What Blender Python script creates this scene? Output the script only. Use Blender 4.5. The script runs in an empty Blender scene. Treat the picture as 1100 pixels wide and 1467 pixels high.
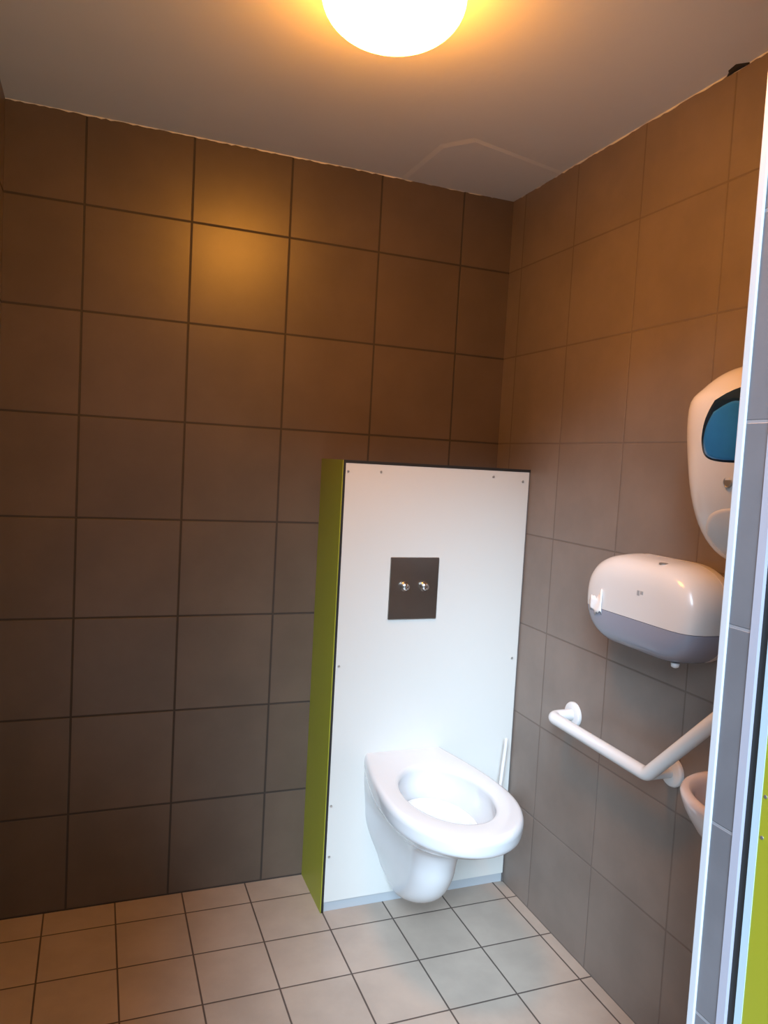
import bpy, bmesh, math, random
from mathutils import Vector, Matrix
random.seed(7)
C = bpy.context.scene
COL = C.collection
PI = math.pi

# ------------------------------------------------------------------ camera
cam_d = bpy.data.cameras.new('camera')
cam = bpy.data.objects.new('camera', cam_d)
COL.objects.link(cam)
RT = Vector((0.93262249, -0.356715, 0.05449499))
UP = Vector((-0.02685562, 0.08198605, 0.99627158))
FW = Vector((0.35985285, 0.93060878, -0.06688223))
M = Matrix((RT, UP, -FW)).transposed().to_4x4()
M.translation = Vector((-1.3381, -2.3647, 1.4151))
cam.matrix_world = M
cam_d.sensor_fit = 'VERTICAL'
cam_d.sensor_height = 36.0
cam_d.lens = 1069.7 / 1467 * 36.0
cam_d.clip_start = 0.02
C.camera = cam

# ------------------------------------------------------------------ view + sky
C.view_settings.view_transform = 'Standard'
C.view_settings.look = 'None'
C.view_settings.gamma = 1
C.view_settings.use_curve_mapping = False
C.view_settings.exposure = 0.0

SKY_STRENGTH = 54.0
SKY_COL = (0.62, 0.81, 1.0, 1)
AMB_COL = (0.004, 0.005, 0.007, 1)
GROUND_COL = (0.003, 0.0028, 0.0025, 1)
LAMP_COL = (1.0, 0.375, 0.04, 1)
LAMP_STRENGTH = 72.0


class NT:
    """tiny node helper"""
    def __init__(s, tree):
        s.t = tree

    def n(s, kind, **kw):
        nd = s.t.nodes.new(kind)
        for k, v in kw.items():
            setattr(nd, k, v)
        return nd

    def link(s, a, b):
        s.t.links.new(a, b)

    def math(s, op, a, b=None, c=None):
        nd = s.n('ShaderNodeMath', operation=op)
        for i, v in enumerate((a, b, c)):
            if v is None:
                continue
            if isinstance(v, (int, float)):
                nd.inputs[i].default_value = v
            else:
                s.link(v, nd.inputs[i])
        return nd.outputs[0]

    def smooth(s, v, a, b, lo=0.0, hi=1.0):
        nd = s.n('ShaderNodeMapRange', interpolation_type='SMOOTHSTEP')
        s.link(v, nd.inputs[0])
        for i, x in enumerate((a, b, lo, hi)):
            nd.inputs[i + 1].default_value = x
        return nd.outputs[0]

    def mixc(s, f, a, b):
        nd = s.n('ShaderNodeMix', data_type='RGBA')
        if isinstance(f, (int, float)):
            nd.inputs[0].default_value = f
        else:
            s.link(f, nd.inputs[0])
        for i, v in ((6, a), (7, b)):
            if isinstance(v, tuple):
                nd.inputs[i].default_value = v
            else:
                s.link(v, nd.inputs[i])
        return nd.outputs[2]


# sky: open bright sky above the roofs on the far side of the yard, dark below
w = bpy.data.worlds.new('daylight')
C.world = w
w.use_nodes = True
w.node_tree.nodes.clear()
k = NT(w.node_tree)
tc = k.n('ShaderNodeTexCoord')
sep = k.n('ShaderNodeSeparateXYZ')
k.link(tc.outputs['Generated'], sep.inputs[0])
el = k.math('ARCSINE', sep.outputs[2])
az = k.math('ARCTAN2', k.math('MULTIPLY', sep.outputs[0], -1), k.math('MULTIPLY', sep.outputs[1], -1))
D = math.radians
e1 = k.smooth(el, D(19), D(23))
e2 = k.smooth(el, D(28), D(60), 1.0, 0.12)
a1 = k.smooth(az, D(7), D(24))
a2 = k.smooth(az, D(32), D(56), 1.0, 0.05)
f = k.math('MULTIPLY', k.math('MULTIPLY', e1, e2), k.math('MULTIPLY', a1, a2))
up = k.smooth(el, D(-2), D(3))
base = k.mixc(up, GROUND_COL, AMB_COL)
colr = k.mixc(f, base, SKY_COL)
bg = k.n('ShaderNodeBackground')
k.link(colr, bg.inputs[0])
bg.inputs[1].default_value = SKY_STRENGTH
wo = k.n('ShaderNodeOutputWorld')
k.link(bg.outputs[0], wo.inputs[0])


# ------------------------------------------------------------------ materials
def mat(name, col, rough=0.5, metal=0.0, spec=0.5, coat=0.0, noise=0.0, nscale=8.0, bump=0.0, bscale=40.0, trans=0.0):
    m = bpy.data.materials.new(name)
    m.use_nodes = True
    k = NT(m.node_tree)
    b = m.node_tree.nodes['Principled BSDF']
    b.inputs['Base Color'].default_value = (*col, 1)
    b.inputs['Roughness'].default_value = rough
    b.inputs['Metallic'].default_value = metal
    b.inputs['Specular IOR Level'].default_value = spec
    b.inputs['Coat Weight'].default_value = coat
    b.inputs['Transmission Weight'].default_value = trans
    tc = k.n('ShaderNodeTexCoord')
    if noise:
        nz = k.n('ShaderNodeTexNoise')
        nz.inputs['Scale'].default_value = nscale
        nz.inputs['Detail'].default_value = 4
        k.link(tc.outputs['Object'], nz.inputs['Vector'])
        lo = tuple(c * (1 - noise) for c in col) + (1,)
        hi = tuple(min(1, c * (1 + noise)) for c in col) + (1,)
        k.link(k.mixc(nz.outputs[0], lo, hi), b.inputs['Base Color'])
    if bump:
        nz = k.n('ShaderNodeTexNoise')
        nz.inputs['Scale'].default_value = bscale
        k.link(tc.outputs['Object'], nz.inputs['Vector'])
        bp = k.n('ShaderNodeBump')
        bp.inputs['Strength'].default_value = bump
        bp.inputs['Distance'].default_value = 0.002
        k.link(nz.outputs[0], bp.inputs['Height'])
        k.link(bp.outputs[0], b.inputs['Normal'])
    return m


def tile_mat(name, axes, origin, size, mortar, c1, c2, cm, rough, bump=0.5, spec=0.5, wob=0.0):
    """square tiles laid from `origin` in the plane of `axes` (world metres)"""
    m = bpy.data.materials.new(name)
    m.use_nodes = True
    k = NT(m.node_tree)
    b = m.node_tree.nodes['Principled BSDF']
    geo = k.n('ShaderNodeNewGeometry')
    sp = k.n('ShaderNodeSeparateXYZ')
    k.link(geo.outputs['Position'], sp.inputs[0])
    cb = k.n('ShaderNodeCombineXYZ')
    for i in (0, 1):
        v = k.math('ADD', k.math('SUBTRACT', sp.outputs[axes[i]], origin[i]), size * 40)
        k.link(v, cb.inputs[i])
    br = k.n('ShaderNodeTexBrick', offset=0.0, squash=1.0)
    br.offset_frequency = 1
    br.inputs['Scale'].default_value = 1.0
    br.inputs['Mortar Size'].default_value = mortar
    br.inputs['Mortar Smooth'].default_value = 0.35
    br.inputs['Brick Width'].default_value = size
    br.inputs['Row Height'].default_value = size
    br.inputs['Color1'].default_value = (*c1, 1)
    br.inputs['Color2'].default_value = (*c2, 1)
    br.inputs['Mortar'].default_value = (*cm, 1)
    k.link(cb.outputs[0], br.inputs['Vector'])
    nz = k.n('ShaderNodeTexNoise')
    nz.inputs['Scale'].default_value = 5.0
    nz.inputs['Detail'].default_value = 6
    nz.inputs['Roughness'].default_value = 0.6
    k.link(geo.outputs['Position'], nz.inputs['Vector'])
    mu = k.n('ShaderNodeMix', data_type='RGBA', blend_type='MULTIPLY')
    mu.inputs[0].default_value = 1
    k.link(br.outputs['Color'], mu.inputs[6])
    sh = k.smooth(nz.outputs[0], 0.3, 0.7, 0.9, 1.08)
    cs = k.n('ShaderNodeCombineColor')
    for i in range(3):
        k.link(sh, cs.inputs[i])
    k.link(cs.outputs[0], mu.inputs[7])
    k.link(mu.outputs[2], b.inputs['Base Color'])
    rr = k.math('ADD', k.math('MULTIPLY', br.outputs['Fac'], 0.35), rough)
    k.link(rr, b.inputs['Roughness'])
    b.inputs['Specular IOR Level'].default_value = spec
    h = k.math('SUBTRACT', k.math('MULTIPLY', nz.outputs[0], wob), br.outputs['Fac'])
    bp = k.n('ShaderNodeBump')
    bp.inputs['Strength'].default_value = bump
    bp.inputs['Distance'].default_value = 0.003
    k.link(h, bp.inputs['Height'])
    k.link(bp.outputs[0], b.inputs['Normal'])
    return m


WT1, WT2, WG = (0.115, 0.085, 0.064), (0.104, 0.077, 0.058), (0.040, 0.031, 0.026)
ROW0 = 0.302
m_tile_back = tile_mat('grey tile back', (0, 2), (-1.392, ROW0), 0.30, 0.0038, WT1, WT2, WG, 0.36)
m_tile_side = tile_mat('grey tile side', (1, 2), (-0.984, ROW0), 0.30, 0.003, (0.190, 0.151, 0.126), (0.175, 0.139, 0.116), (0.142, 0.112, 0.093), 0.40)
m_tile_jamb = tile_mat('grey tile jamb', (1, 2), (-1.50, ROW0), 0.30, 0.003, (0.16, 0.16, 0.175), (0.15, 0.15, 0.165), (0.24, 0.24, 0.26), 0.35)
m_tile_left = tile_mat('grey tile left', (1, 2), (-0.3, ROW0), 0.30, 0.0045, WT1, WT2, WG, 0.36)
m_floor = tile_mat('beige floor tile', (0, 1), (-0.0372, -0.1123), 0.2022, 0.0028, (0.37, 0.30, 0.245), (0.34, 0.277, 0.226), (0.075, 0.055, 0.045), 0.38, wob=0.1)
m_ceil = mat('ceiling paint', (0.72, 0.69, 0.64), 0.75, noise=0.05, nscale=3, bump=0.3, bscale=30)
m_dark = mat('dark hole', (0.02, 0.016, 0.013), 0.9)
m_white_panel = mat('white laminate', (0.565, 0.56, 0.53), 0.32, noise=0.015, nscale=2)
m_green = mat('green laminate', (0.29, 0.295, 0.020), 0.4, noise=0.03, nscale=3)
m_core = mat('black laminate core', (0.012, 0.011, 0.010), 0.5)
m_ceramic = mat('white ceramic', (0.57, 0.57, 0.575), 0.12, coat=0.3)
m_water = mat('still water', (0.75, 0.82, 0.86), 0.03, trans=0.3)
m_steel = mat('brushed steel', (0.34, 0.31, 0.28), 0.30, metal=1.0, noise=0.08, nscale=20)
m_chrome = mat('chrome', (0.85, 0.84, 0.83), 0.12, metal=1.0)
m_screw = mat('screw head', (0.45, 0.44, 0.42), 0.35, metal=0.8)
m_plastic = mat('white plastic', (0.60, 0.585, 0.575), 0.22, coat=0.2)
m_plastic2 = mat('white plastic matt', (0.56, 0.54, 0.53), 0.4)
m_grey_win = mat('grey smoked plastic', (0.24, 0.25, 0.31), 0.2)
m_navy = mat('blue plastic with painted shade', (0.006, 0.018, 0.035), 0.15)  # window blue darkened to navy for the shade inside the case
m_blue = mat('blue tinted plastic', (0.02, 0.16, 0.42), 0.12, coat=0.5, noise=0.25, nscale=14)
m_mark = mat('grey print', (0.30, 0.30, 0.30), 0.5)
m_nylon = mat('white nylon', (0.64, 0.64, 0.64), 0.25)
m_paper = mat('soft paper', (0.80, 0.80, 0.80), 0.9)
m_pink = mat('pale basin ceramic', (0.60, 0.53, 0.525), 0.15, coat=0.3)
m_alu = mat('pale aluminium', (0.42, 0.43, 0.51), 0.4, metal=0.1)
m_trim = mat('white tile trim', (0.52, 0.55, 0.59), 0.35)
m_leafalu = mat('light blue white profile', (0.42, 0.54, 0.61), 0.35)
m_conc = mat('concrete', (0.30, 0.29, 0.27), 0.9, noise=0.15, nscale=5)
m_lampbase = mat('lamp base white', (0.8, 0.78, 0.74), 0.5)
m_glass = bpy.data.materials.new('lit opal glass')
m_glass.use_nodes = True
_b = m_glass.node_tree.nodes['Principled BSDF']
_b.inputs['Base Color'].default_value = (0.8, 0.8, 0.78, 1)
_b.inputs['Roughness'].default_value = 0.25
_b.inputs['Emission Color'].default_value = LAMP_COL
_k = NT(m_glass.node_tree)   # opal glass is brightest under the bulb, dimmer at its shoulder
_g = _k.n('ShaderNodeNewGeometry')
_s = _k.n('ShaderNodeSeparateXYZ')
_k.link(_g.outputs['True Normal'], _s.inputs[0])
_k.link(_k.smooth(_s.outputs[2], -0.9, 0.1, LAMP_STRENGTH * 1.25, LAMP_STRENGTH * 0.30), _b.inputs['Emission Strength'])


# ------------------------------------------------------------------ builders
def link(name, bm, m, parent=None, smooth=False, bevel=0.0, auto=None):
    me = bpy.data.meshes.new(name)
    bmesh.ops.recalc_face_normals(bm, faces=bm.faces)
    if auto is not None:
        for e in bm.edges:
            e.smooth = not (len(e.link_faces) == 2 and e.calc_face_angle() > math.radians(auto))
        smooth = True
    for f in bm.faces:
        f.smooth = smooth
    bm.to_mesh(me)
    bm.free()
    o = bpy.data.objects.new(name, me)
    COL.objects.link(o)
    me.materials.append(m)
    if parent:
        o.parent = parent
        o.matrix_parent_inverse = Matrix.Translation(parent.location).inverted() if parent.type == 'EMPTY' and parent.parent is None else Matrix()
    if bevel:
        md = o.modifiers.new('bevel', 'BEVEL')
        md.width = bevel
        md.segments = 3
        md.limit_method = 'ANGLE'
    return o


def thing(name, label, cat, loc, group=None):
    o = bpy.data.objects.new(name, None)
    o.empty_display_size = 0.05
    COL.objects.link(o)
    o.location = loc
    o['label'] = label
    o['category'] = cat
    if group:
        o['group'] = group
    return o


def box(bm, x0, x1, y0, y1, z0, z1):
    vs = [bm.verts.new((x, y, z)) for x in (x0, x1) for y in (y0, y1) for z in (z0, z1)]
    for f in ((0, 1, 3, 2), (4, 6, 7, 5), (0, 4, 5, 1), (2, 3, 7, 6), (0, 2, 6, 4), (1, 5, 7, 3)):
        bm.faces.new([vs[i] for i in f])
    return bm


def struct(name, bm, m, parent=None, **kw):
    o = link(name, bm, m, parent, **kw)
    if parent is None:
        o['kind'] = 'structure'
    return o


def loft(bm, rings, cap0=True, cap1=True):
    R = [[bm.verts.new(p) for p in r] for r in rings]
    n = len(R[0])
    for a, b in zip(R, R[1:]):
        for i in range(n):
            j = (i + 1) % n
            bm.faces.new((a[i], a[j], b[j], b[i]))
    for flag, r in ((cap0, R[0]), (cap1, R[-1])):
        if flag:
            c = bm.verts.new(sum((v.co for v in r), Vector()) / n)
            for i in range(n):
                bm.faces.new((r[i], r[(i + 1) % n], c))
    return bm


def interp(keys, n):
    """Catmull-Rom through tuples"""
    out = []
    for i in range(len(keys) - 1):
        p0 = keys[max(i - 1, 0)]
        p1, p2 = keys[i], keys[i + 1]
        p3 = keys[min(i + 2, len(keys) - 1)]
        for s in range(n):
            t = s / n
            out.append(tuple(0.5 * (2 * b + (c - a) * t + (2 * a - 5 * b + 4 * c - d) * t * t + (3 * b - a - 3 * c + d) * t ** 3)
                             for a, b, c, d in zip(p0, p1, p2, p3)))
    out.append(keys[-1])
    return out


def tube(bm, pts, r, seg=20, rings_round=True):
    """round tube along a polyline with rounded ends"""
    pts = [Vector(p) for p in pts]
    rings = []
    prev = None
    for i, p in enumerate(pts):
        if i == 0:
            t = (pts[1] - p).normalized()
        elif i == len(pts) - 1:
            t = (p - pts[i - 1]).normalized()
        else:
            t = ((pts[i + 1] - p).normalized() + (p - pts[i - 1]).normalized()).normalized()
        if prev is None:
            a = t.orthogonal().normalized()
        else:
            a = (prev - t * prev.dot(t)).normalized()
        prev = a
        b = t.cross(a)
        rings.append((p, t, a, b))
    R = []

    def ring(p, a, b, rr):
        return [p + (a * math.cos(2 * PI * q / seg) + b * math.sin(2 * PI * q / seg)) * rr for q in range(seg)]
    p, t, a, b = rings[0]
    for s in (0.15, 0.5, 0.85):
        R.append(ring(p - t * r * 0.5 * math.cos(s * PI / 2), a, b, r * math.sin(s * PI / 2)))
    for p, t, a, b in rings:
        R.append(ring(p, a, b, r))
    for s in (0.85, 0.5, 0.15):
        R.append(ring(p + t * r * 0.5 * math.cos(s * PI / 2), a, b, r * math.sin(s * PI / 2)))
    loft(bm, R)
    return bm


def lathe(bm, centre, axis, prof, seg=32):
    """prof: (radius, height along axis)"""
    c = Vector(centre)
    ax = Vector(axis).normalized()
    a = ax.orthogonal().normalized()
    b = ax.cross(a)
    R = [[c + ax * h + (a * math.cos(2 * PI * q / seg) + b * math.sin(2 * PI * q / seg)) * max(r, 1e-4) for q in range(seg)] for r, h in prof]
    return loft(bm, R)


NB = bmesh.new

# ------------------------------------------------------------------ room shell
H = 2.351
XL, YF, YO = -1.60, -1.521, -1.587      # left wall, inner and outer face of the front wall
DX0, DX1, DZ = -1.475, -0.46, 2.16      # door opening
struct('floor', box(NB(), XL - 0.1, 0.1, YO, 0.1, -0.1, 0), m_floor)
ceil = struct('ceiling', box(NB(), XL - 0.1, 0.1, YO, 0.1, H, H + 0.1), m_ceil)
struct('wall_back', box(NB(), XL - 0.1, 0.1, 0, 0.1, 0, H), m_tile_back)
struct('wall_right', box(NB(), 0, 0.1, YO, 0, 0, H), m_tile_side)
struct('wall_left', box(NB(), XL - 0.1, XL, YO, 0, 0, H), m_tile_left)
bm = NB()
box(bm, DX1 + 0.0, 0, -1.573, YF - 0.002, 0, H)
box(bm, XL, DX0, -1.573, YF, 0, H)
box(bm, DX0, DX1, -1.573, YF, DZ, H)
struct('wall_front', bm, m_tile_jamb)
struct('ground', box(NB(), -5, 3, -6, YO, -0.12, -0.015), m_conc)
# white corner trim on the jamb
bm = NB()
box(bm, DX1 - 0.003, DX1 + 0.012, YF - 0.011, YF + 0.003, 0, H - 0.001)
struct('trim_1', bm, m_trim, bevel=0.002)
# door frame profile (jambs and head)
bm = NB()
box(bm, DX1 - 0.002, DX1 + 0.05, YO, -1.573, 0, DZ + 0.05)
box(bm, DX0 - 0.05, DX0 + 0.002, YO, -1.573, 0, DZ + 0.05)
box(bm, DX0 + 0.002, DX1 - 0.002, YO, -1.573, DZ - 0.002, DZ + 0.05)
struct('trim_2', bm, m_alu)
# black rubber gasket at the hinge side
struct('trim_3', box(NB(), DX1 + 0.004, DX1 + 0.05, -1.5975, YO, 0, DZ), m_core)

# raised plaster patch on the ceiling corner
bm = NB()
pts = [(-0.43, -0.001), (-0.425, -0.30), (-0.36, -0.385), (-0.001, -0.30), (-0.001, -0.001)]
t = [bm.verts.new((x, y, H)) for x, y in pts]
b_ = [bm.verts.new((x * 0.96, y * 0.95, H - 0.0023)) for x, y in pts]
for i in range(5):
    bm.faces.new((t[i], t[(i + 1) % 5], b_[(i + 1) % 5], b_[i]))
bm.faces.new(b_)
link('plaster_patch', bm, m_ceil, ceil)
bm = NB()
prof = [(-0.0, -0.955), (-0.006, -0.965), (-0.014, -0.972), (-0.017, -0.985), (-0.020, -1.0), (-0.010, -1.01), (0, -1.02)]
t = [bm.verts.new((x - 0.001, y, H - 0.0005)) for x, y in prof]
b_ = [bm.verts.new((x * 0.6 - 0.001, y, H - 0.004)) for x, y in prof]
for i in range(len(prof) - 1):
    bm.faces.new((t[i], t[i + 1], b_[i + 1], b_[i]))
bm.faces.new(b_)
link('chip', bm, m_dark, ceil)
# uneven sealant line where the tiles stop under the ceiling
bm = NB()
def ragged(p0, p1, nrm, n):
    p0, p1, nrm = Vector(p0), Vector(p1), Vector(nrm)
    rows = []
    for i in range(n + 1):
        p = p0.lerp(p1, i / n)
        h = random.uniform(0.0005, 0.005)
        rows.append([bm.verts.new(p), bm.verts.new(p + nrm * 0.0012), bm.verts.new(p + nrm * 0.0012 + Vector((0, 0, -h))), bm.verts.new(p + Vector((0, 0, -h)))])
    for a, b in zip(rows, rows[1:]):
        for j in range(4):
            bm.faces.new((a[j], a[(j + 1) % 4], b[(j + 1) % 4], b[j]))
ragged((XL, 0, H), (0, 0, H), (0, -1, 0), 130)
ragged((0, 0, H), (0, YF, H), (-1, 0, 0), 110)
link('joint_filler', bm, m_ceil, ceil)

# ------------------------------------------------------------------ door leaf, standing open
LX, LY0, LY1, LT = DX1 + 0.004, -1.5985, -2.42, 0.04
door = struct('door_1', box(NB(), LX + 0.001, LX + LT - 0.001, LY1 + 0.012, LY0 - 0.012, 0.012, 2.143), m_green)
bm = NB()
box(bm, LX, LX + LT, LY0 - 0.0125, LY0, 0.01, 2.145)
box(bm, LX, LX + LT, LY1, LY1 + 0.0125, 0.01, 2.145)
link('edge_profile', bm, m_leafalu, door)
for z in (0.30, 0.919, 0.978, 1.60):
    link('screw', lathe(NB(), (LX + 0.001, LY0 - 0.0185, z), (-1, 0, 0), [(0.0028, 0), (0.0026, 0.0008), (0.001, 0.001)], 12), m_screw, door)
bm = NB()
tube(bm, [(LX, LY1 + 0.07, 1.05), (LX - 0.05, LY1 + 0.07, 1.05), (LX - 0.055, LY1 + 0.075, 1.05), (LX - 0.055, LY1 + 0.18, 1.05)], 0.009)
link('door_handle', bm, m_steel, door, smooth=True)

# ------------------------------------------------------------------ cistern housing
PW, PD, PH, PT = 0.6523, 0.2284, 1.4151, 0.010
YP = -PD
hs = thing('cistern_housing', 'tall white boxed-in panel with lime green left side behind the toilet', 'cistern housing', (-PW / 2, -PD / 2, 0))
# green side board: lime face, black core at its front and top edge
link('side_panel', box(NB(), -PW, -PW + PT * 0.25, YP + 0.0004, -0.0005, 0.0005, PH), m_green, hs)
link('panel_core', box(NB(), -PW + PT * 0.25, -PW + PT, YP, -0.0005, 0.0005, PH), m_core, hs)
fp = link('front_panel', box(NB(), -PW + PT, -0.005, YP + 0.0005, YP + PT, 0.034, PH - PT * 0.9), m_white_panel, hs)
link('top_board', box(NB(), -PW + PT, -0.0005, YP, -0.0005, PH - PT * 0.9, PH), m_core, hs)
link('edge_seal', box(NB(), -0.005, -0.0005, YP + 0.002, YP + PT, 0.001, PH - PT * 0.9), mat('grey sealant', (0.10, 0.09, 0.085), 0.6), hs)
link('plinth', box(NB(), -PW + PT, -0.005, YP + 0.007, YP + PT + 0.01, 0.0005, 0.036), mat('grey plinth', (0.36, 0.38, 0.40), 0.5), hs)
for x, z in ((-0.634, 1.381), (-0.528, 1.384), (-0.138, 1.386), (-0.027, 1.375), (-0.632, 0.784), (-0.024, 0.783), (-0.634, 0.343), (-0.632, 0.18), (-0.024, 0.30)):
    link('screw', lathe(NB(), (x, YP, z), (0, -1, 0), [(0.0042, -0.001), (0.0040, 0.0010), (0.0018, 0.0012), (0.0010, 0.0004)], 14), m_screw, fp)

# ------------------------------------------------------------------ flush plate
fl = thing('flush_plate', 'square steel flush plate with two round chrome buttons on the white panel', 'flush plate', (-0.3995, YP, 1.0245))
link('plate', box(NB(), -0.482, -0.317, YP - 0.006, YP, 0.927, 1.122), m_steel, fl, bevel=0.0015)
for x in (-0.432, -0.366):
    b0 = link('button_collar', lathe(NB(), (x, YP - 0.006, 1.031), (0, -1, 0), [(0.0155, 0), (0.0155, 0.003), (0.0135, 0.005), (0.0105, 0.005)], 32), m_steel, fl, auto=40)
    link('button', lathe(NB(), (x, YP - 0.0065, 1.031), (0, -1, 0), [(0.0085, 0), (0.0085, 0.004), (0.0105, 0.007), (0.0120, 0.011), (0.0110, 0.015), (0.0075, 0.0175), (0.002, 0.018)], 32), m_chrome, fl, auto=40)

# ------------------------------------------------------------------ toilet
TX = -0.400


def dshape(uf, um, wm, wb, n1=6, n2=14, n3=22, nb=2.0):
    """closed outline (u out from the wall, v sideways), symmetric"""
    half = []
    for i in range(n1):
        half.append((0.0, wb * i / n1))
    for i in range(n2):
        s = i / n2
        half.append((um * s, wb + (wm - wb) * math.sin(PI / 2 * s)))
    for i in range(n3 + 1):
        a = PI / 2 * i / n3
        half.append((um + (uf - um) * math.sin(a) ** (2 / nb), wm * abs(math.cos(a)) ** (2 / nb)))
    other = [(u, -v) for u, v in half[-2:0:-1]]
    return half + other


def toilet_pt(u, v, z):
    return Vector((TX + v, YP - u, z))


keys = [  # z, uf, um, wm, wb
    (0.076, 0.060, 0.030, 0.020, 0.020),
    (0.082, 0.110, 0.060, 0.036, 0.030),
    (0.098, 0.165, 0.100, 0.050, 0.042),
    (0.130, 0.232, 0.160, 0.058, 0.058),
    (0.175, 0.286, 0.205, 0.063, 0.074),
    (0.235, 0.322, 0.235, 0.067, 0.100),
    (0.290, 0.337, 0.245, 0.070, 0.117),
    (0.335, 0.352, 0.255, 0.082, 0.121),
    (0.365, 0.400, 0.275, 0.108, 0.124),
    (0.395, 0.470, 0.300, 0.138, 0.127),
    (0.425, 0.535, 0.322, 0.160, 0.129),
    (0.442, 0.562, 0.330, 0.173, 0.130),
    (0.450, 0.577, 0.332, 0.181, 0.131),
    (0.462, 0.583, 0.333, 0.184, 0.132),
    (0.485, 0.585, 0.333, 0.185, 0.132),
]
rings = []
for z, uf, um, wm, wb in interp(keys, 4):
    rings.append([toilet_pt(u, v, z) for u, v in dshape(uf, um, max(wm, 0.01), max(wb, 0.01))])
outer = dshape(0.585, 0.333, 0.185, 0.132)
UC = 0.312
for ins, z in ((0.0015, 0.492), (0.005, 0.498), (0.010, 0.501), (0.016, 0.502)):
    rings.append([toilet_pt(max(0.0, UC + (u - UC) * (1 - ins / 0.27)) if u > 0 else 0.0, v * (1 - ins / 0.18), z) for u, v in outer])


def inner(scale_u, scale_v, z, du=0.0):
    r = []
    for u, v in outer:
        a = math.atan2(v, u - UC)
        r.append(toilet_pt(UC + du + 0.186 * scale_u * math.cos(a), 0.124 * scale_v * math.sin(a), z))
    return r


for su, sv, z, du in ((1.06, 1.08, 0.502, 0), (1.02, 1.03, 0.500, 0), (0.995, 0.99, 0.495, 0), (0.99, 0.985, 0.485, 0), (1.0, 1.0, 0.47, 0),
                      (0.98, 0.99, 0.45, 0), (0.94, 0.96, 0.425, -0.006), (0.89, 0.93, 0.405, -0.018), (0.85, 0.91, 0.392, -0.028), (0.84, 0.90, 0.388, -0.032), (0.82, 0.88, 0.389, -0.034), (0.80, 0.855, 0.401, -0.034), (0.785, 0.835, 0.402, -0.034), (0.74, 0.77, 0.394, -0.034),
                      (0.62, 0.66, 0.375, -0.04), (0.50, 0.52, 0.355, -0.06), (0.40, 0.40, 0.33, -0.08), (0.32, 0.34, 0.30, -0.09), (0.28, 0.30, 0.27, -0.10), (0.15, 0.16, 0.26, -0.10)):
    rings.append(inner(su, sv, z, du))
to = thing('toilet', 'white ceramic wall-hung toilet with open rim and no lid or seat', 'toilet', (TX, YP - 0.30, 0.08))
link('pan', loft(NB(), rings), m_ceramic, to, auto=75)
bm = NB()
lathe(bm, (TX, YP - UC + 0.09, 0.305), (0, 0, 1), [(0.036, 0), (0.042, 0.004)], 32)
for v in bm.verts:
    v.co.y = (v.co.y - (YP - UC + 0.09)) * 1.35 + YP - UC + 0.09
link('water', bm, m_water, to)

# ------------------------------------------------------------------ toilet brush, held on the panel behind the bowl
BX = -0.075
br = thing('toilet_brush', 'slim white toilet brush handle standing up behind the right of the bowl', 'toilet brush', (BX, YP - 0.05, 0.2))
link('holder', lathe(NB(), (BX, YP - 0.0465, 0.205), (0, 0, 1), [(0.034, 0), (0.038, 0.004), (0.040, 0.13), (0.037, 0.132), (0.034, 0.02)], 32), m_plastic2, br, auto=40)
link('bracket', box(NB(), BX - 0.015, BX + 0.015, YP - 0.0105, YP, 0.24, 0.30), m_plastic2, br, bevel=0.002)
link('handle', tube(NB(), [(BX, YP - 0.045, 0.23), (BX + 0.008, YP - 0.045, 0.33), (BX + 0.024, YP - 0.042, 0.50), (BX + 0.0245, YP - 0.042, 0.523)], 0.0062, 14), m_plastic, br, smooth=True)

# ------------------------------------------------------------------ grab rail on the right wall
gr = thing('grab_rail', 'white angled grab rail bent upward beside the toilet on the right wall', 'grab rail', (0, -0.955, 0.70))
RO, RR = -0.080, 0.0172
P0, P1, P2 = Vector((RO, -0.555, 0.700)), Vector((RO, -0.965, 0.697)), Vector((RO, -1.300, 1.045))


def bend(a, c, b, r, n=8):
    """fillet between segments a-c and c-b"""
    d1, d2 = (a - c).normalized(), (b - c).normalized()
    s, e = c + d1 * r, c + d2 * r
    return [(s * (1 - t) ** 2 + c * 2 * t * (1 - t) + e * t * t) for t in (i / n for i in range(n + 1))]


path = [Vector((-0.004, -0.555, 0.700))] + bend(Vector((0, -0.555, 0.700)), P0, P1, 0.028) + bend(P0, P1, P2, 0.014, 4) + bend(P1, P2, Vector((0, -1.300, 1.045)), 0.028) + [Vector((-0.004, -1.300, 1.045))]
link('bar', tube(NB(), path, RR, 24), m_nylon, gr, smooth=True)
link('stay', tube(NB(), [(RO, -0.965, 0.697), (-0.004, -0.965, 0.697)], RR * 0.8, 20), m_nylon, gr, smooth=True)
for y, z in ((-0.555, 0.700), (-0.965, 0.697), (-1.300, 1.045)):
    link('flange', lathe(NB(), (0, y, z), (-1, 0, 0), [(0.037, 0.0003), (0.0375, 0.005), (0.036, 0.009), (0.032, 0.012), (0.019, 0.0125)], 36), m_nylon, gr, auto=50)

# ------------------------------------------------------------------ toilet roll dispenser
TY, TZ, TA, TB = -0.918, 1.100, 0.205, 0.118     # centre, half length, half height
TD = 0.132


def stad(a, b, n=2.6, seg=72):
    r = []
    for i in range(seg):
        t = 2 * PI * i / seg
        c, s = math.cos(t), math.sin(t)
        y = math.copysign(abs(c) ** (2 / n), c) * b
        z = math.copysign(abs(s) ** (2 / 2.15), s) * b
        y += math.copysign(a - b, c) if abs(c) > 1e-6 else 0
        r.append((y, z))
    return r


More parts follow.
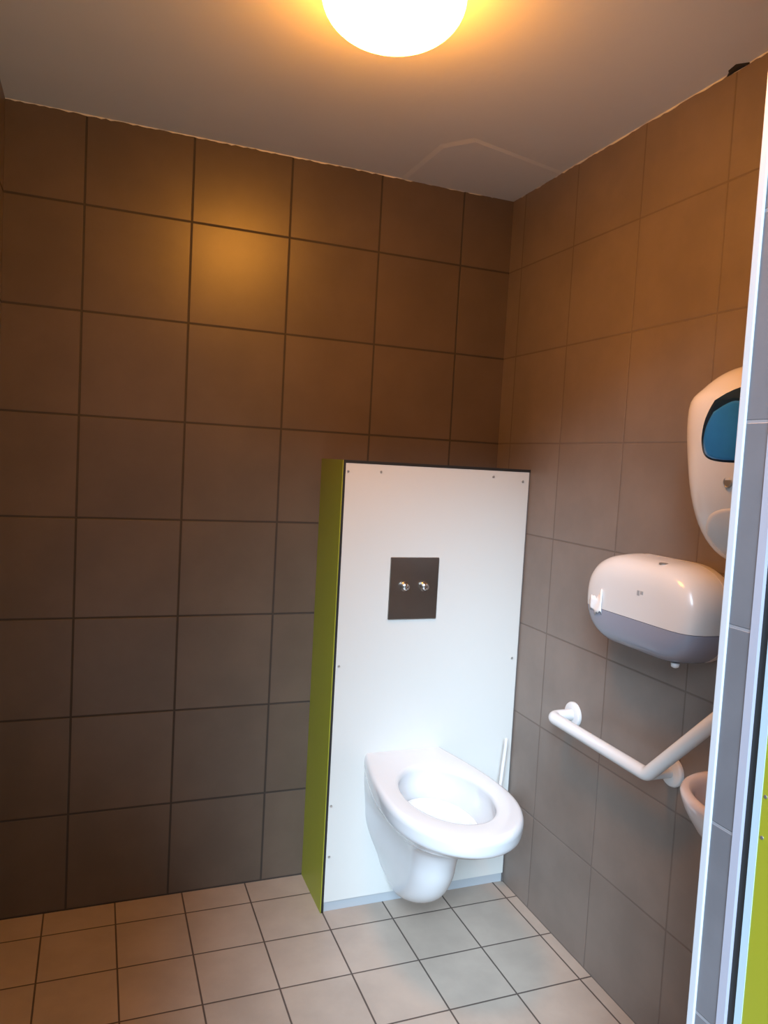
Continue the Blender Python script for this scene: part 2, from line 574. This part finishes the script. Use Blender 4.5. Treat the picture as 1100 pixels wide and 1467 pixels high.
def stad(a, b, seg=24, n=2.3):
    """half-round-ended outline: two superelliptic ends joined by straights"""
    e = []
    for i in range(seg + 1):
        t = -PI / 2 + PI * i / seg
        c, s = math.cos(t), math.sin(t)
        e.append((a - b * 1.15 + abs(c) ** (2 / n) * b * 1.15, math.copysign(abs(s) ** (2 / n), s) * b))
    m = 8
    x0 = a - b * 1.15
    top = [(x0 - 2 * x0 * i / m, b) for i in range(1, m)]
    l = [(-y, -z) for y, z in e]
    bot = [(-x0 + 2 * x0 * i / m, -b) for i in range(1, m)]
    return e + top + l + bot


tp = thing('toilet_roll_dispenser', 'white oval jumbo toilet roll dispenser with grey lower window on the right wall', 'toilet roll dispenser', (0, TY, TZ))


def tp_rings():
    R = []
    for x, ins in ((-0.028, 0.000), (-0.06, 0.002), (-0.09, 0.006), (-0.108, 0.013), (-0.120, 0.024), (-0.127, 0.038), (-0.131, 0.058), (-0.132, 0.085)):
        R.append([Vector((x, TY + y, TZ + z)) for y, z in stad(TA - ins, TB - ins)])
    return R


SPL = TZ - 0.028
for nm, mm, sgn in (('front_cover', m_plastic, 1), ('window', m_grey_win, -1)):
    bm = loft(NB(), tp_rings())
    geom = bm.verts[:] + bm.edges[:] + bm.faces[:]
    res = bmesh.ops.bisect_plane(bm, geom=geom, plane_co=(0, 0, SPL + sgn * 0.0006), plane_no=(0, 0, -sgn), clear_outer=True)
    bmesh.ops.contextual_create(bm, geom=[e for e in res['geom_cut'] if isinstance(e, bmesh.types.BMEdge)])
    part = link(nm, bm, mm, tp, auto=35)
    if sgn == -1:
        part['label'] = 'smoky grey see-through lower window'
bk = [[Vector((x, TY + y, TZ + z)) for y, z in stad(TA - i, TB - i)] for x, i in ((-0.0003, 0.004), (-0.006, 0.001), (-0.024, 0.001), (-0.028, 0.004))]
link('back_plate', loft(NB(), bk), m_plastic2, tp, auto=35)
lk = link('lock', lathe(NB(), (-0.088, TY - 0.055, TZ + TB - 0.007), (0, 0, 1), [(0.011, 0), (0.011, 0.0022), (0.006, 0.003)], 20), m_screw, tp, auto=40)
# small grey maker's mark on the cover
bm = NB()
box(bm, -0.1327, -0.1316, TY - 0.032, TY - 0.024, TZ + 0.032, TZ + 0.044)
box(bm, -0.1327, -0.1316, TY - 0.044, TY - 0.035, TZ + 0.036, TZ + 0.044)
link('printed_mark', bm, m_mark, tp)
link('catch', lathe(NB(), (-0.085, TY - 0.115, TZ - TB + 0.008), (0, 0, -1), [(0.010, 0), (0.009, 0.008), (0.004, 0.011)], 16), m_plastic, tp, smooth=True)

# torn paper end hanging out of the dispenser
bm = NB()
nU, nV = 8, 6
gridv = []
for i in range(nU + 1):
    row = []
    for j in range(nV + 1):
        s, q = i / nU, j / nV
        yy = -0.768 - 0.050 * s
        zz = 1.097 - 0.034 * q - 0.002 * s + (0.005 * math.sin(9 * s) + 0.004 * math.sin(23 * s) if j in (0, nV) else 0)
        if j == 0:
            zz += 0.026 * s * s
        # sit just off the curved front of the cover
        fx = -0.1345 + 0.0025 * (1 - s) ** 2
        row.append(bm.verts.new((fx - 0.002 * math.sin(7 * s + 3 * q), yy, zz)))
    gridv.append(row)
for i in range(nU):
    for j in range(nV):
        bm.faces.new((gridv[i][j], gridv[i + 1][j], gridv[i + 1][j + 1], gridv[i][j + 1]))
pp = link('toilet_paper', bm, m_paper, None, smooth=True)
md = pp.modifiers.new('thick', 'SOLIDIFY')
md.thickness = 0.0012
pp['label'] = 'torn white toilet paper end poking out at the left of the roll dispenser'
pp['category'] = 'toilet paper'

# ------------------------------------------------------------------ paper towel dispenser
WY = -1.240
hk = interp([  # z, depth, half width
    (1.238, 0.060, 0.100), (1.248, 0.090, 0.122), (1.275, 0.125, 0.140), (1.320, 0.158, 0.152), (1.380, 0.182, 0.159), (1.450, 0.197, 0.163),
    (1.520, 0.205, 0.166), (1.575, 0.201, 0.165), (1.603, 0.180, 0.150), (1.628, 0.155, 0.130), (1.645, 0.128, 0.110), (1.655, 0.100, 0.090)], 3)


def tw_ring(z, d, wd, off=0.0):
    r = []
    m = 40
    for i in range(m + 1):
        t = PI * i / m
        c, s = math.cos(t), math.sin(t)
        r.append(Vector((-(d + off) * abs(s) ** (2 / 4.0), WY + math.copysign(abs(c) ** (2 / 3.4), c) * wd, z)))
    r[0].x = r[-1].x = -0.0004
    return r


def tw_depth(y, z):
    for a, b in zip(hk, hk[1:]):
        if a[0] <= z <= b[0] + 1e-9:
            t = (z - a[0]) / (b[0] - a[0])
            d, wd = a[1] + (b[1] - a[1]) * t, a[2] + (b[2] - a[2]) * t
            q = min(0.999, abs(y - WY) / wd)
            c = q ** (3.4 / 2)
            return d * math.sqrt(max(0.0, 1 - c * c)) ** 0.5
    return 0.1


tw = thing('paper_towel_dispenser', 'large white rounded paper towel dispenser with a blue window above the basin', 'paper towel dispenser', (0, WY, 1.44))
link('case', loft(NB(), [tw_ring(*h) for h in hk]), m_plastic, tw, auto=60)


def patch(name, outline, off, m, n=14):
    """raised panel following the case front; outline is a list of (y, z)"""
    bm = NB()
    cy = sum(p[0] for p in outline) / len(outline)
    cz = sum(p[1] for p in outline) / len(outline)
    rings = []
    for i in range(n + 1):
        s = 1 - i / n * 0.98
        rings.append([Vector((-tw_depth(cy + (y - cy) * s, cz + (z - cz) * s) - (off if i else 0.0), cy + (y - cy) * s, cz + (z - cz) * s)) for y, z in outline])
    loft(bm, rings, cap0=False, cap1=True)
    return link(name, bm, m, tw, auto=60)


def dense(pts, k=6):
    return [p[:2] for p in interp([*pts, pts[0]], k)][:-1]


win = [(WY + y, z) for y, z in ((0.036, 1.572), (-0.02, 1.597), (-0.076, 1.572), (-0.096, 1.530), (-0.102, 1.485), (-0.085, 1.457), (-0.02, 1.450), (0.045, 1.457), (0.062, 1.485), (0.056, 1.530))]
wd = patch('window', dense(win), 0.0012, m_navy)  # navy patch paints the dark case interior seen through the blue window
wb = patch('blue_pane', dense([(WY + (y - WY) * 0.93, 1.453 + (z - 1.450) * 0.80) for y, z in win]), 0.0026, m_blue)
wd['label'] = 'window rim and top, painted with the dark of the case inside'
wb['label'] = 'blue tinted window'
kx = tw_depth(WY - 0.003, 1.412)
link('lock', lathe(NB(), (-kx, WY - 0.003, 1.412), (-1, 0, 0), [(0.0115, -0.002), (0.0115, 0.001), (0.0095, 0.002), (0.0090, 0.0008), (0.0020, 0.0008)], 24), m_screw, tw, auto=40)
low = [(WY + y, z) for y, z in ((0.11, 1.300), (0.07, 1.345), (0.0, 1.362), (-0.07, 1.345), (-0.11, 1.300), (-0.085, 1.262), (0.0, 1.255), (0.085, 1.262))]
patch('outlet_flap', dense([(y - 0.015, z) for y, z in low]), 0.003, m_plastic2)

# ------------------------------------------------------------------ wash basin
SY = -1.355
bs = thing('wash_basin', 'pale ceramic wash basin on the right wall, half hidden by the door jamb', 'wash basin', (0, SY, 0.70))


def bpt(u, v, z):
    return Vector((-u, SY + v, z))


bk_ = interp([(0.635, 0.09, 0.04, 0.05, 0.06), (0.645, 0.13, 0.05, 0.075, 0.075), (0.675, 0.185, 0.08, 0.105, 0.095), (0.72, 0.240, 0.115, 0.132, 0.115),
              (0.765, 0.272, 0.14, 0.150, 0.125), (0.79, 0.283, 0.145, 0.158, 0.13), (0.802, 0.285, 0.145, 0.160, 0.132)], 4)
R = [[bpt(u, v, z) for u, v in dshape(uf, um, wm, wb)] for z, uf, um, wm, wb in bk_]
so = dshape(0.285, 0.145, 0.160, 0.132)
sc = 0.155
for s, z in ((0.98, 0.808), (0.95, 0.811), (0.90, 0.812)):
    R.append([bpt(sc + (u - sc) * s if u > 0 else 0.0, v * s, z) for u, v in so])
for s, z in ((0.84, 0.811), (0.80, 0.806), (0.77, 0.795), (0.73, 0.765), (0.64, 0.725), (0.50, 0.70), (0.25, 0.69), (0.1, 0.688)):
    R.append([bpt(sc + 0.115 * s / 0.84 * math.cos(math.atan2(v, u - sc)), 0.137 * s / 0.84 * math.sin(math.atan2(v, u - sc)), z) for u, v in so])
link('bowl', loft(NB(), R), m_pink, bs, auto=75)
link('waste', lathe(NB(), (-sc, SY, 0.6885), (0, 0, 1), [(0.022, 0), (0.022, 0.002), (0.012, 0.001)], 24), m_chrome, bs, auto=40)
link('tap', tube(NB(), [(-0.04, SY, 0.812), (-0.04, SY, 0.90), (-0.055, SY, 0.915), (-0.13, SY, 0.905)], 0.012, 18), m_chrome, bs, smooth=True)

# ------------------------------------------------------------------ ceiling lamp
LPX, LPY, LR, LH = -0.823, -0.937, 0.142, 0.112
lp = thing('ceiling_lamp', 'lit round opal glass dome lamp on the ceiling', 'ceiling lamp', (LPX, LPY, H))
link('lamp_base', lathe(NB(), (LPX, LPY, H), (0, 0, -1), [(0.128, 0.0), (0.130, 0.002), (0.130, 0.012), (0.12, 0.014)], 48), m_lampbase, lp, auto=40)
prof = [(LR * 0.93, 0.010), (LR * 0.985, 0.020)]
for i in range(0, 15):
    a = PI / 2 * i / 14
    prof.append((LR * math.cos(a) ** 0.85 if i < 14 else 0.0005, 0.034 + (LH - 0.034) * math.sin(a)))
link('glass_dome', lathe(NB(), (LPX, LPY, H), (0, 0, -1), prof, 64), m_glass, lp, smooth=True)
